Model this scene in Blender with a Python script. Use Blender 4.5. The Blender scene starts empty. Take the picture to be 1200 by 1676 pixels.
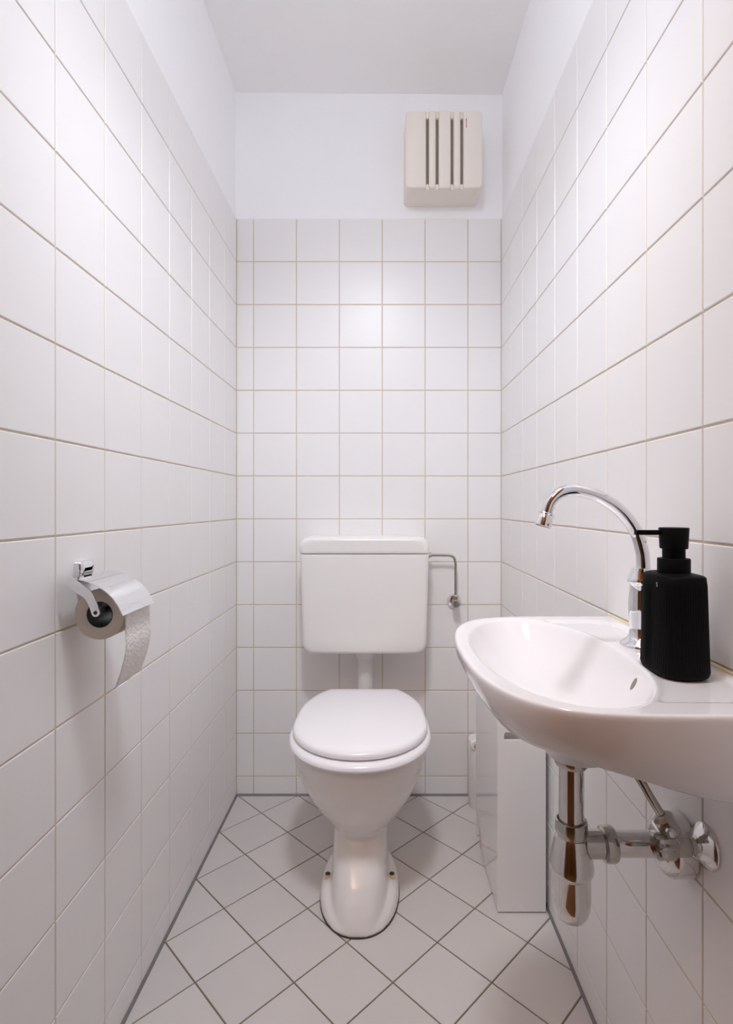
import bpy, bmesh, math, random
from mathutils import Vector, Matrix

random.seed(7)
SC = bpy.context.scene
COL = SC.collection
PI = math.pi

# ------------------------------------------------------------------ room dimensions (metres; x right, y into the room, z up)
XL, XR = -0.515, 0.424          # tiled faces of the side walls
YB, YE = 1.907, 0.38            # tiled face of the back wall, wall with the doorway the viewer looks through
ZT, ZC = 2.043, 2.490           # top of the tiles, ceiling
CAMZ = 1.028
F = 881.0                       # focal length in pixels of the 1200 px wide frame

# ------------------------------------------------------------------ camera
cam = bpy.data.cameras.new('camera')
cam.sensor_fit = 'HORIZONTAL'
cam.sensor_width = 36.0
cam.lens = 36.0 * F / 1200.0
cam.shift_x = -25.0 / 1200.0
cam.shift_y = -11.0 / 1200.0
cam.clip_start = 0.02
camo = bpy.data.objects.new('camera', cam)
COL.objects.link(camo)
camo.location = (0, 0, CAMZ)
camo.rotation_euler = (PI / 2, 0, 0)
SC.camera = camo

# ------------------------------------------------------------------ world, exposure, lamp strength
world = bpy.data.worlds.new('world')
SC.world = world
world.use_nodes = True
world.node_tree.nodes['Background'].inputs[0].default_value = (0.5, 0.5, 0.5, 1)
world.node_tree.nodes['Background'].inputs[1].default_value = 0.05
SC.view_settings.view_transform = 'Standard'
SC.view_settings.look = 'None'
SC.view_settings.gamma = 1.0
SC.view_settings.use_curve_mapping = False
SC.view_settings.exposure = 0.09
LAMP_POS = (-0.045, YE, 2.30)
LAMP_TILT = 56.0                # the lamp head looks this many degrees down into the room
LAMP_POWER = 38.0
LAMP_SPREAD = 98.0
LAMP_STRENGTH = 29.0              # glow of the glass itself
LAMP_COLOUR = (0.935, 0.965, 1.05)
HALL_FILL_STRENGTH = 23.0  # strength of the fill light added in the hallway
HALL_FILL_COLOUR = (1.0, 0.62, 0.34)
try:
    SC.cycles.diffuse_bounces = 12
    SC.cycles.glossy_bounces = 6
    SC.cycles.max_bounces = 16
except Exception:
    pass

# ------------------------------------------------------------------ materials
MATS = {}
def mat(name, col, rough=0.5, metal=0.0, var=0.0, vscale=20.0, bump=0.0, bscale=40.0, coat=0.0, rand=0.0, rvar=0.0, emis=None, spec=0.5, sss=0.0):
    m = bpy.data.materials.new(name)
    m.use_nodes = True
    nt = m.node_tree
    b = nt.nodes['Principled BSDF']
    b.inputs['Base Color'].default_value = (*col, 1)
    b.inputs['Roughness'].default_value = rough
    b.inputs['Metallic'].default_value = metal
    b.inputs['Specular IOR Level'].default_value = spec
    if coat:
        b.inputs['Coat Weight'].default_value = coat
        b.inputs['Coat Roughness'].default_value = 0.06
    tc = nt.nodes.new('ShaderNodeTexCoord')
    def noise(scale, detail=3.0):
        n = nt.nodes.new('ShaderNodeTexNoise')
        n.inputs['Scale'].default_value = scale
        n.inputs['Detail'].default_value = detail
        geo = nt.nodes.new('ShaderNodeNewGeometry')
        nt.links.new(geo.outputs['Position'], n.inputs['Vector'])
        return n
    last = None
    if var:
        n = noise(vscale)
        r = nt.nodes.new('ShaderNodeMapRange')
        r.inputs['To Min'].default_value = 1 - var
        r.inputs['To Max'].default_value = 1 + var
        nt.links.new(n.outputs['Fac'], r.inputs['Value'])
        last = r.outputs['Result']
    if rand:
        oi = nt.nodes.new('ShaderNodeObjectInfo')
        r = nt.nodes.new('ShaderNodeMapRange')
        r.inputs['To Min'].default_value = 1 - rand
        r.inputs['To Max'].default_value = 1 + rand
        nt.links.new(oi.outputs['Random'], r.inputs['Value'])
        if last is None:
            last = r.outputs['Result']
        else:
            mu = nt.nodes.new('ShaderNodeMath'); mu.operation = 'MULTIPLY'
            nt.links.new(last, mu.inputs[0]); nt.links.new(r.outputs['Result'], mu.inputs[1])
            last = mu.outputs[0]
    if last is not None:
        vm = nt.nodes.new('ShaderNodeVectorMath'); vm.operation = 'SCALE'
        vm.inputs[0].default_value = col
        nt.links.new(last, vm.inputs['Scale'])
        nt.links.new(vm.outputs['Vector'], b.inputs['Base Color'])
    if rvar:
        n = noise(60)
        r = nt.nodes.new('ShaderNodeMapRange')
        r.inputs['To Min'].default_value = max(0.0, rough - rvar)
        r.inputs['To Max'].default_value = rough + rvar
        nt.links.new(n.outputs['Fac'], r.inputs['Value'])
        nt.links.new(r.outputs['Result'], b.inputs['Roughness'])
    if bump:
        n = noise(bscale)
        bp = nt.nodes.new('ShaderNodeBump')
        bp.inputs['Strength'].default_value = bump
        bp.inputs['Distance'].default_value = 0.002
        nt.links.new(n.outputs['Fac'], bp.inputs['Height'])
        nt.links.new(bp.outputs['Normal'], b.inputs['Normal'])
    if emis:
        b.inputs['Emission Color'].default_value = (*emis[0], 1)
        b.inputs['Emission Strength'].default_value = emis[1]
    MATS[name] = m
    return m

def wood_mat(name, c1, c2):
    m = bpy.data.materials.new(name); m.use_nodes = True
    nt = m.node_tree; b = nt.nodes['Principled BSDF']
    geo = nt.nodes.new('ShaderNodeNewGeometry')
    mp = nt.nodes.new('ShaderNodeMapping'); mp.inputs['Scale'].default_value = (14, 14, 0.9)
    n = nt.nodes.new('ShaderNodeTexNoise'); n.inputs['Scale'].default_value = 4; n.inputs['Detail'].default_value = 6
    cr = nt.nodes.new('ShaderNodeValToRGB')
    cr.color_ramp.elements[0].color = (*c1, 1); cr.color_ramp.elements[1].color = (*c2, 1)
    cr.color_ramp.elements[0].position = 0.3; cr.color_ramp.elements[1].position = 0.7
    nt.links.new(geo.outputs['Position'], mp.inputs['Vector']); nt.links.new(mp.outputs['Vector'], n.inputs['Vector'])
    nt.links.new(n.outputs['Fac'], cr.inputs['Fac']); nt.links.new(cr.outputs['Color'], b.inputs['Base Color'])
    b.inputs['Roughness'].default_value = 0.4
    MATS[name] = m
    return m

mat('plaster', (0.94, 0.94, 0.955), 0.75, var=0.012, vscale=6, bump=0.15, bscale=140)
mat('ceiling_paint', (0.93, 0.925, 0.92), 0.85, var=0.015, vscale=5, bump=0.2, bscale=120)
mat('wall_tile', (0.86, 0.848, 0.842), 0.30, spec=0.26, rand=0.007, bump=0.04, bscale=9, var=0.008, vscale=30)
mat('wall_grout', (0.66, 0.59, 0.46), 0.9, var=0.10, vscale=14)
mat('floor_tile', (0.65, 0.615, 0.59), 0.42, rand=0.03, var=0.02, vscale=25, bump=0.05, bscale=60)
mat('floor_grout', (0.20, 0.165, 0.115), 0.9, var=0.18, vscale=16)
mat('seal_grey', (0.22, 0.20, 0.20), 0.5, var=0.12, vscale=30)
mat('seal_cream', (0.72, 0.64, 0.45), 0.5, var=0.1, vscale=30)
mat('ceramic', (0.84, 0.81, 0.79), 0.19, coat=0.15, var=0.008, vscale=8)
mat('basin_ceramic', (0.86, 0.845, 0.85), 0.10, coat=0.4, var=0.006, vscale=8)
mat('seat_plastic', (0.93, 0.915, 0.93), 0.2, var=0.006, vscale=10)
mat('cistern_plastic', (0.84, 0.825, 0.80), 0.3, var=0.012, vscale=9)
mat('pipe_plastic', (0.76, 0.74, 0.72), 0.3, var=0.01, vscale=20)
mat('chrome', (0.83, 0.83, 0.85), 0.07, 1.0, rvar=0.03)
mat('chrome_trap', (0.70, 0.685, 0.68), 0.08, 1.0, rvar=0.03, var=0.05, vscale=50)
mat('chrome_worn', (0.50, 0.475, 0.44), 0.17, 1.0, rvar=0.07, var=0.08, vscale=60)
mat('cabinet_white', (0.85, 0.835, 0.83), 0.2, var=0.006, vscale=9)
mat('cabinet_side_gloss', (0.82, 0.80, 0.79), 0.09, var=0.006, vscale=9, coat=0.6)
mat('fan_cream', (0.86, 0.80, 0.72), 0.45, var=0.012, vscale=12)
mat('fan_dark', (0.25, 0.215, 0.175), 0.6, var=0.1, vscale=40)
mat('red_print', (0.55, 0.12, 0.14), 0.5, var=0.1)
mat('label_white', (0.85, 0.78, 0.77), 0.5, var=0.01)
mat('paper', (0.83, 0.80, 0.775), 0.95, var=0.02, vscale=200, bump=0.0)
mat('paper_side', (0.66, 0.585, 0.50), 0.95, var=0.05, vscale=90, bump=0.3, bscale=300)
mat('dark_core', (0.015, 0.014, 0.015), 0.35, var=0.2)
mat('black_matte', (0.0036, 0.0034, 0.0036), 0.5, var=0.15, vscale=80, spec=0.07)
mat('mark_grey', (0.42, 0.42, 0.42), 0.5, var=0.05)
mat('brass_cap', (0.70, 0.60, 0.38), 0.35, var=0.05)
mat('bolt_dark', (0.06, 0.045, 0.03), 0.6, var=0.1)
mat('orange_spot', (0.80, 0.40, 0.10), 0.5, var=0.06)
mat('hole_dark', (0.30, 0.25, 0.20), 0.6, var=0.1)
mat('opal_glass', (0.9, 0.9, 0.9), 0.3, emis=(LAMP_COLOUR, LAMP_STRENGTH), var=0.005)
mat('hall_paint', (0.34, 0.21, 0.12), 0.6, var=0.03, vscale=6)
mat('hall_fill_glass', (0.9, 0.9, 0.9), 0.3, emis=(HALL_FILL_COLOUR, HALL_FILL_STRENGTH), var=0.005)
wood_mat('floor_wood', (0.16, 0.075, 0.03), (0.27, 0.14, 0.065))
wood_mat('door_wood', (0.17, 0.068, 0.020), (0.30, 0.135, 0.045))

# embossed tissue paper relief
def paper_emboss(m):
    nt = m.node_tree; b = nt.nodes['Principled BSDF']
    geo = nt.nodes.new('ShaderNodeNewGeometry')
    v = nt.nodes.new('ShaderNodeTexVoronoi'); v.inputs['Scale'].default_value = 190
    nt.links.new(geo.outputs['Position'], v.inputs['Vector'])
    bp = nt.nodes.new('ShaderNodeBump'); bp.inputs['Strength'].default_value = 0.9; bp.inputs['Distance'].default_value = 0.0015
    nt.links.new(v.outputs['Distance'], bp.inputs['Height']); nt.links.new(bp.outputs['Normal'], b.inputs['Normal'])
paper_emboss(MATS['paper'])

# ------------------------------------------------------------------ mesh helpers
ORG = {}     # world origin of every parent
def tag(o, label=None, cat=None, group=None, kind=None):
    if label: o['label'] = label
    if cat: o['category'] = cat
    if group: o['group'] = group
    if kind: o['kind'] = kind
    return o

def empty(name, loc, label, cat, group=None):
    o = bpy.data.objects.new(name, None)
    o.empty_display_size = 0.05
    COL.objects.link(o)
    o.location = loc
    ORG[o] = Vector(loc)
    return tag(o, label, cat, group)

class G:
    """Collects geometry in world coordinates; build() links it as one mesh object."""
    def __init__(s):
        s.v = []; s.f = []
    def add(s, verts, faces, M=None):
        n = len(s.v)
        for p in verts:
            p = Vector(p)
            s.v.append(M @ p if M else p)
        for f in faces:
            s.f.append(tuple(i + n for i in f))
        return s
    def loft(s, rings, cap0=True, cap1=True, closed=True, M=None):
        n = len(rings[0]); vs = []; fs = []
        for r in rings: vs += list(r)
        for k in range(len(rings) - 1):
            for i in range(n if closed else n - 1):
                j = (i + 1) % n
                fs.append((k * n + i, k * n + j, (k + 1) * n + j, (k + 1) * n + i))
        if cap0: fs.append(tuple(reversed(range(n))))
        if cap1: fs.append(tuple((len(rings) - 1) * n + i for i in range(n)))
        return s.add(vs, fs, M)
    def lathe(s, prof, centre, axis='Z', seg=40, flute=None):
        """prof: list of (radius, along-axis position relative to centre)"""
        rings = []
        for (r, h) in prof:
            ring = []
            for i in range(seg):
                a = 2 * PI * i / seg
                rr = max(r, 1e-5)
                if flute: rr *= 1 + flute[1] * math.cos(a * flute[0])
                c, q = rr * math.cos(a), rr * math.sin(a)
                if axis == 'Z': p = (c, q, h)
                elif axis == 'X': p = (h, c, q)
                else: p = (q, h, c)
                ring.append(Vector(p) + Vector(centre))
            rings.append(ring)
        return s.loft(rings)
    def tube(s, pts, rad, seg=20):
        pts = [Vector(p) for p in pts]
        n = len(pts); rings = []
        up = None
        for k in range(n):
            t = (pts[min(k + 1, n - 1)] - pts[max(k - 1, 0)]).normalized()
            if up is None:
                up = Vector((0, 1, 0)) if abs(t.y) < 0.9 else Vector((1, 0, 0))
            u = (up - t * up.dot(t)).normalized(); w = t.cross(u); up = u
            r = rad[k] if isinstance(rad, (list, tuple)) else rad
            rings.append([pts[k] + u * (r * math.cos(2 * PI * i / seg)) + w * (r * math.sin(2 * PI * i / seg)) for i in range(seg)])
        return s.loft(rings)
    def box(s, a, b):
        (x0, y0, z0), (x1, y1, z1) = a, b
        v = [(x0, y0, z0), (x1, y0, z0), (x1, y1, z0), (x0, y1, z0), (x0, y0, z1), (x1, y0, z1), (x1, y1, z1), (x0, y1, z1)]
        return s.add(v, [(0, 3, 2, 1), (4, 5, 6, 7), (0, 1, 5, 4), (1, 2, 6, 5), (2, 3, 7, 6), (3, 0, 4, 7)])
    def build(s, name, material, parent=None, smooth=True, bevel=0, bseg=2, angle=35, mods=None):
        o0 = ORG.get(parent, Vector((0, 0, 0)))
        me = bpy.data.meshes.new(name)
        me.from_pydata([tuple(v - o0) for v in s.v], [], s.f)
        bm = bmesh.new(); bm.from_mesh(me)
        bmesh.ops.recalc_face_normals(bm, faces=bm.faces)
        if bevel:
            es = [e for e in bm.edges if len(e.link_faces) == 2 and e.calc_face_angle(0) > math.radians(30)]
            bmesh.ops.bevel(bm, geom=es, offset=bevel, segments=bseg, profile=0.5, affect='EDGES', clamp_overlap=True)
        bm.to_mesh(me); bm.free()
        if smooth:
            for p in me.polygons: p.use_smooth = True
            me.set_sharp_from_angle(angle=math.radians(angle))
        me.materials.append(MATS[material])
        o = bpy.data.objects.new(name, me)
        COL.objects.link(o)
        if parent is not None:
            o.parent = parent
            ORG[o] = o0
        else:
            ORG[o] = Vector((0, 0, 0))
        return o

def catmull(pts, n=8):
    P = [Vector(p) for p in pts]; out = []
    for i in range(len(P) - 1):
        p0 = P[max(i - 1, 0)]; p1 = P[i]; p2 = P[i + 1]; p3 = P[min(i + 2, len(P) - 1)]
        for k in range(n):
            t = k / n
            out.append(0.5 * ((2 * p1) + (p2 - p0) * t + (2 * p0 - 5 * p1 + 4 * p2 - p3) * t * t + (3 * p1 - p0 - 3 * p2 + p3) * t ** 3))
    out.append(P[-1])
    return out

def interp(tab, x):
    if x <= tab[0][0]: return tab[0][1]
    for (a, b), (c, d) in zip(tab, tab[1:]):
        if x <= c: return b + (d - b) * (x - a) / (c - a)
    return tab[-1][1]

def at(px, py, y):
    """world point at depth y seen at a pixel of the 1200x1676 frame (used only to read off real positions)"""
    return Vector(((px - 625) * y / F, y, CAMZ - (py - 827) * y / F))

def rrect(x0, x1, z0, z1, r, seg=6):
    """rounded rectangle in (x,z); r = radii of corners (x1z0, x1z1, x0z1, x0z0)"""
    if not isinstance(r, (tuple, list)): r = (r,) * 4
    out = []
    for (cx, cz, rr, a0) in ((x1 - r[0], z0 + r[0], r[0], -PI / 2), (x1 - r[1], z1 - r[1], r[1], 0), (x0 + r[2], z1 - r[2], r[2], PI / 2), (x0 + r[3], z0 + r[3], r[3], PI)):
        for i in range(seg + 1):
            a = a0 + PI / 2 * i / seg
            out.append((cx + rr * math.cos(a), cz + rr * math.sin(a)))
    return out

# ------------------------------------------------------------------ the room shell
def slab(name, a, b, material, parent=None):
    o = G().box(a, b).build(name, material, parent, smooth=False)
    if parent is None: o['kind'] = 'structure'
    return o
T = 0.10
PL = 0.004     # tiles stand this far proud of the plaster above them
GR = 0.0016    # and this far proud of the grout
wall_left = slab('wall_left', (XL - PL - T, YE - T, -0.08), (XL - PL, YB + PL + T, ZC + 0.1), 'plaster')
wall_right = slab('wall_right', (XR + PL, YE - T, -0.08), (XR + PL + T, YB + PL + T, ZC + 0.1), 'plaster')
wall_back = slab('wall_back', (XL - PL, YB + PL, -0.08), (XR + PL, YB + PL + T, ZC + 0.1), 'plaster')
g = G()
g.box((XL - PL, YE - T, -0.08), (-0.36, YE, ZC + 0.1)); g.box((0.30, YE - T, -0.08), (XR + PL, YE, ZC + 0.1)); g.box((-0.36, YE - T, 1.98), (0.30, YE, ZC + 0.1))
wall_end = g.build('wall_front', 'plaster', smooth=False); wall_end['kind'] = 'structure'
g = G()
g.add([(XL - PL, YE, ZC + 0.003), (XR + PL, YE, ZC - 0.005), (XR + PL, YB + PL, ZC - 0.005), (XL - PL, YB + PL, ZC + 0.003),
       (XL - PL, YE, ZC + 0.09), (XR + PL, YE, ZC + 0.09), (XR + PL, YB + PL, ZC + 0.09), (XL - PL, YB + PL, ZC + 0.09)],
      [(0, 3, 2, 1), (4, 5, 6, 7), (0, 1, 5, 4), (1, 2, 6, 5), (2, 3, 7, 6), (3, 0, 4, 7)])
ceiling = g.build('ceiling', 'ceiling_paint', smooth=False); ceiling['kind'] = 'structure'
floor = slab('floor', (XL - PL, YE, -0.08), (XR + PL, YB + PL, -0.0016), 'floor_grout')
slab('grout', (XL - PL, YE, -0.02), (XL - GR, YB + PL, ZT - 0.001), 'wall_grout', wall_left)
slab('grout', (XR + GR, YE, -0.02), (XR + PL, YB + PL, ZT - 0.001), 'wall_grout', wall_right)
slab('grout', (XL - GR, YB + GR, -0.02), (XR + GR, YB + PL, ZT - 0.001), 'wall_grout', wall_back)
for (nm, txt, w) in ((wall_left, 'white square tiles up the left wall with painted strip above', 0), (wall_right, 'white square tiles up the right wall with painted strip above', 0),
                     (wall_back, 'white tiled back wall with painted strip near the ceiling', 0), (wall_end, 'plain white wall around the open doorway', 0),
                     (ceiling, 'plain light grey painted ceiling', 0), (floor, 'pale grey tiles laid diagonally across the floor', 0)):
    nm['label'] = txt

# wall tiles
JOINT = 0.0033
TILE_MESH = {}
def tile_mesh(w, h, material='wall_tile', bev=0.0013):
    key = (round(w, 4), round(h, 4), material)
    if key in TILE_MESH: return TILE_MESH[key]
    me = bpy.data.meshes.new('tile')
    bm = bmesh.new()
    vs = [bm.verts.new((sx * w / 2, sy * h / 2, z)) for z in (-0.0035, 0) for (sx, sy) in ((-1, -1), (1, -1), (1, 1), (-1, 1))]
    top = bm.faces.new(vs[4:])
    for i in range(4):
        j = (i + 1) % 4
        bm.faces.new((vs[i], vs[j], vs[4 + j], vs[4 + i]))
    bmesh.ops.bevel(bm, geom=list(top.edges), offset=bev, segments=2, profile=0.5, affect='EDGES')
    bmesh.ops.recalc_face_normals(bm, faces=bm.faces)
    bm.to_mesh(me); bm.free()
    me.materials.append(MATS[material])
    TILE_MESH[key] = me
    return me

ROT = {'left': Matrix(((0, 0, 1), (1, 0, 0), (0, 1, 0))), 'right': Matrix(((0, 0, -1), (-1, 0, 0), (0, 1, 0))), 'back': Matrix(((1, 0, 0), (0, 0, -1), (0, 1, 0)))}
def tile_wall(wall, side, us):
    zs = [0.003] + [0.067 + 0.152 * k for k in range(14)]
    R = ROT[side]
    for u0, u1 in zip(us, us[1:]):
        for z0, z1 in zip(zs, zs[1:]):
            w, h = u1 - u0 - JOINT, z1 - z0 - JOINT
            if w < 0.008: continue
            if z1 > ZT - 0.001: h = z1 - z0 - JOINT / 2 ; zc = (z0 + JOINT / 2 + z1) / 2
            else: zc = (z0 + z1) / 2
            o = bpy.data.objects.new('tile', tile_mesh(w, h))
            uc = (u0 + u1) / 2
            loc = {'left': (XL, uc, zc), 'right': (XR, uc, zc), 'back': (uc, YB, zc)}[side]
            jig = Matrix.Rotation(random.gauss(0, 0.0006), 3, 'X') @ Matrix.Rotation(random.gauss(0, 0.0006), 3, 'Y') @ Matrix.Rotation(random.gauss(0, 0.0007), 3, 'Z')
            o.matrix_local = Matrix.Translation(loc) @ (R @ jig).to_4x4()
            o.parent = wall
            COL.objects.link(o)
tile_wall(wall_left, 'left', [YE] + [0.850 + 0.152 * k for k in range(-3, 7)] + [YB])
tile_wall(wall_right, 'right', [YE] + [0.7115 + 0.152 * k for k in range(-2, 8)] + [YB])
tile_wall(wall_back, 'back', [XL] + [-0.4545 + 0.152 * k for k in range(6)] + [XR])

# floor tiles, laid at 45 degrees, cut along the walls
def clip(poly, nx, ny, d):
    out = []
    for i in range(len(poly)):
        a, b = poly[i], poly[(i + 1) % len(poly)]
        da, db = a[0] * nx + a[1] * ny - d, b[0] * nx + b[1] * ny - d
        if da <= 0: out.append(a)
        if da * db < 0:
            t = da / (da - db)
            out.append((a[0] + (b[0] - a[0]) * t, a[1] + (b[1] - a[1]) * t))
    return out
FP = 0.1508; FD = FP * math.sqrt(2)
full = tile_mesh(FP - 0.0034, FP - 0.0034, 'floor_tile', 0.001)
E = 0.004
for i in range(-14, 15):
    for j in range(-14, 15):
        cx = 0.0241 + FD / 2 * (i + j); cy = 1.160 + FD / 2 * (i - j) + FD / 2
        hd = (FP - 0.0034) / math.sqrt(2)
        sq = [(cx + hd, cy), (cx, cy + hd), (cx - hd, cy), (cx, cy - hd)]
        p = sq
        for (nx, ny, d) in ((1, 0, XR - E), (-1, 0, -(XL + E)), (0, 1, YB - E), (0, -1, -(YE + E))):
            if p: p = clip(p, nx, ny, d)
        if len(p) < 3: continue
        area = abs(sum(p[k][0] * p[(k + 1) % len(p)][1] - p[(k + 1) % len(p)][0] * p[k][1] for k in range(len(p)))) / 2
        if area < 2.5e-4: continue
        if area > 2 * hd * hd * 0.999:
            o = bpy.data.objects.new('tile', full)
            o.matrix_local = Matrix.Translation((cx, cy, 0)) @ Matrix.Rotation(PI / 4, 4, 'Z') @ Matrix.Rotation(random.gauss(0, 0.0008), 4, 'X')
        else:
            q = [k for n, k in enumerate(p) if (Vector(k) - Vector(p[n - 1])).length > 1e-4]
            mx = sum(k[0] for k in q) / len(q); my = sum(k[1] for k in q) / len(q)
            me = bpy.data.meshes.new('tile')
            bm = bmesh.new()
            lo = [bm.verts.new((k[0] - mx, k[1] - my, -0.0035)) for k in q]
            hi = [bm.verts.new((k[0] - mx, k[1] - my, 0)) for k in q]
            top = bm.faces.new(hi)
            for a in range(len(q)):
                b = (a + 1) % len(q)
                bm.faces.new((lo[a], lo[b], hi[b], hi[a]))
            bmesh.ops.recalc_face_normals(bm, faces=bm.faces)
            bmesh.ops.bevel(bm, geom=list(top.edges), offset=0.001, segments=1, affect='EDGES', clamp_overlap=True)
            bm.to_mesh(me); bm.free()
            me.materials.append(MATS['floor_tile'])
            o = bpy.data.objects.new('tile', me)
            o.location = (mx, my, 0)
        o.parent = floor
        COL.objects.link(o)

# dark silicone seal where the walls meet the floor
for nm, a, b in (('trim_1', (XL, YE, XL + 0.0055, YB), 'l'), ('trim_2', (XR - 0.0055, YE, XR, YB), 'r'), ('trim_3', (XL + 0.0055, YB - 0.0055, XR - 0.0055, YB), 'b')):
    x0, y0, x1, y1 = a
    g = G()
    if b == 'l': pr = [(x0, -0.001), (x1, -0.001), (x1, 0.0008), (x0 + 0.0012, 0.0065), (x0, 0.0065)]
    if b == 'r': pr = [(x1, -0.001), (x0, -0.001), (x0, 0.0008), (x1 - 0.0012, 0.0065), (x1, 0.0065)]
    if b in 'lr':
        g.loft([[(x, y0, z) for x, z in pr], [(x, y1, z) for x, z in pr]])
    else:
        pr = [(y1, -0.001), (y0, -0.001), (y0, 0.0008), (y1 - 0.0012, 0.0065), (y1, 0.0065)]
        g.loft([[(x0, y, z) for y, z in pr], [(x1, y, z) for y, z in pr]])
    o = g.build(nm, 'seal_grey', smooth=False)
    o['kind'] = 'structure'
    o['label'] = {'l': 'grey silicone seal along the foot of the left wall', 'r': 'grey silicone seal along the foot of the right wall', 'b': 'grey silicone seal along the foot of the back wall'}[b]

# hallway beyond the open doorway, behind the viewer: brown wooden floor and a brown wooden door opposite
HY = -1.05
HX0, HX1 = -1.0, 0.95
o = G().box((HX0, HY, -0.08), (HX1, YE, -0.002)).build('floor_hallway', 'floor_wood', smooth=False); tag(o, 'brown wooden floor of the hallway', kind='structure')
o = G().box((HX0, HY - 0.1, ZC), (HX1, YE - T, ZC + 0.1)).build('ceiling_hallway', 'ceiling_paint', smooth=False); tag(o, 'white ceiling of the hallway', kind='structure')
for nm, a, b in (('wall_hallway_left', (HX0 - 0.1, HY - 0.1, -0.08), (HX0, YE, ZC + 0.1)), ('wall_hallway_right', (HX1, HY - 0.1, -0.08), (HX1 + 0.1, YE, ZC + 0.1)), ('wall_hallway_end', (HX0, HY - 0.1, -0.08), (HX1, HY, ZC + 0.1))):
    o = G().box(a, b).build(nm, 'hall_paint', smooth=False); tag(o, 'plain brown hallway wall ' + nm.split('_')[-1], kind='structure')
g = G(); g.box((HX0, YE - T, -0.08), (XL - PL - T, YE, ZC + 0.1)); g.box((XR + PL + T, YE - T, -0.08), (HX1, YE, ZC + 0.1))
o = g.build('wall_hallway_near', 'plaster', smooth=False); tag(o, 'plain white hallway wall beside the doorway', kind='structure')
door = G().box((-0.50, HY + 0.005, 0.004), (0.36, HY + 0.035, 2.05)).build('door_1', 'door_wood', smooth=False)
tag(door, 'brown wooden door across the hallway', kind='structure')
g = G(); g.box((-0.56, HY, 0.0), (-0.50, HY + 0.045, 2.11)); g.box((0.36, HY, 0.0), (0.42, HY + 0.045, 2.11)); g.box((-0.50, HY, 2.05), (0.36, HY + 0.045, 2.11))
g.build('door_frame', 'door_wood', door, smooth=False)
g = G(); g.lathe([(0.024, 0.0), (0.024, 0.006), (0.010, 0.010), (0.009, 0.045)], (0.29, HY + 0.035, 1.03), 'Y', 24)
g.tube([(0.29, HY + 0.078, 1.03), (0.22, HY + 0.082, 1.03), (0.17, HY + 0.080, 1.03)], 0.009, 14)
g.build('door_handle', 'chrome_worn', door)
hl = empty('hallway_fill', (-0.45, -0.45, ZC), 'added warm fill light on the hallway ceiling, built as a round opal lamp', 'lamp')  # unseen fill light, added to warm and brighten the lower room
G().lathe([(0.0, 0.0), (0.13, 0.0), (0.13, -0.02), (0.0, -0.02)], (-0.45, -0.45, ZC), 'Z', 36).build('base', 'cabinet_white', hl)
G().lathe([(0.0, -0.02), (0.11, -0.02), (0.14, -0.045), (0.13, -0.09), (0.08, -0.12), (0.0, -0.13)], (-0.45, -0.45, ZC), 'Z', 36).build('shade', 'hall_fill_glass', hl)

# round opal lamp head on a short bracket above the doorway, tilted down into the room
lx, ly, lz = LAMP_POS
lamp = empty('wall_lamp', (lx, ly, lz), 'round tilted opal glass wall lamp above the doorway', 'lamp')
MT = Matrix.Translation((lx, ly + 0.085, lz)) @ Matrix.Rotation(-math.radians(LAMP_TILT), 4, 'X')
def lamp_part(prof, name, m):
    g = G(); h = G(); h.lathe(prof, (0, 0, 0), 'Y', 48)
    g.add(h.v, h.f, MT)
    return g.build(name, m, lamp)
G().lathe([(0.0, 0.0), (0.045, 0.0), (0.045, 0.012), (0.012, 0.016), (0.010, 0.075), (0.0, 0.075)], (lx, ly, lz), 'Y', 32).build('bracket', 'cabinet_white', lamp)
lamp_part([(0.0, -0.030), (0.060, -0.030), (0.112, -0.004), (0.116, 0.006), (0.110, 0.010), (0.0, 0.010)], 'base', 'cabinet_white')
lamp_part([(0.0, 0.0105), (0.106, 0.0105), (0.106, 0.016), (0.098, 0.026), (0.074, 0.034), (0.038, 0.039), (0.0, 0.040)], 'shade', 'opal_glass')
sl = bpy.data.lights.new('lamp_beam', 'SPOT')
sl.energy = LAMP_POWER; sl.color = LAMP_COLOUR; sl.spot_size = math.radians(LAMP_SPREAD); sl.spot_blend = 1.0; sl.shadow_soft_size = 0.10
slo = bpy.data.objects.new('lamp_beam', sl); COL.objects.link(slo)
slo.parent = lamp
slo.matrix_local = Matrix.Translation((0, 0.085, 0)) @ Matrix.Rotation(-math.radians(LAMP_TILT), 4, 'X') @ Matrix.Translation((0, 0.145, 0)) @ Matrix.Rotation(math.radians(90), 4, 'X')

# ------------------------------------------------------------------ toilet
TX = -0.058
def egg(front, back, hw, backw, yc, n=64, p=2.1):
    """closed outline in (x,y): elliptical nose towards the viewer, narrowing to a flat back of half width backw"""
    pts = []
    h = n // 2
    for i in range(h + 1):                 # right side from the nose round to the widest point, and mirrored
        pass
    ys = []
    for i in range(h):
        t = i / (h - 1)
        if t < 0.62:
            a = t / 0.62 * PI / 2
            s = abs(math.sin(a)) ** (2 / p); c = abs(math.cos(a)) ** (2 / p)
            ys.append((yc - (yc - front) * c, hw * s))
        else:
            q = (t - 0.62) / 0.38
            y = yc + (back - yc) * q
            ys.append((y, hw - (hw - backw) * q ** 3))
    right = [(TX + w, y) for y, w in ys]
    left = [(TX - w, y) for y, w in reversed(ys[1:])]
    return right + left
def egg_ring(front, back, hw, backw, yc, z, **k):
    return [(x, y, z) for x, y in egg(front, back, hw, backw, yc, **k)]

toilet = empty('toilet', (TX, 1.45, 0.0), 'white floor standing toilet with closed lid against the back wall', 'toilet')
g = G()
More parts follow.
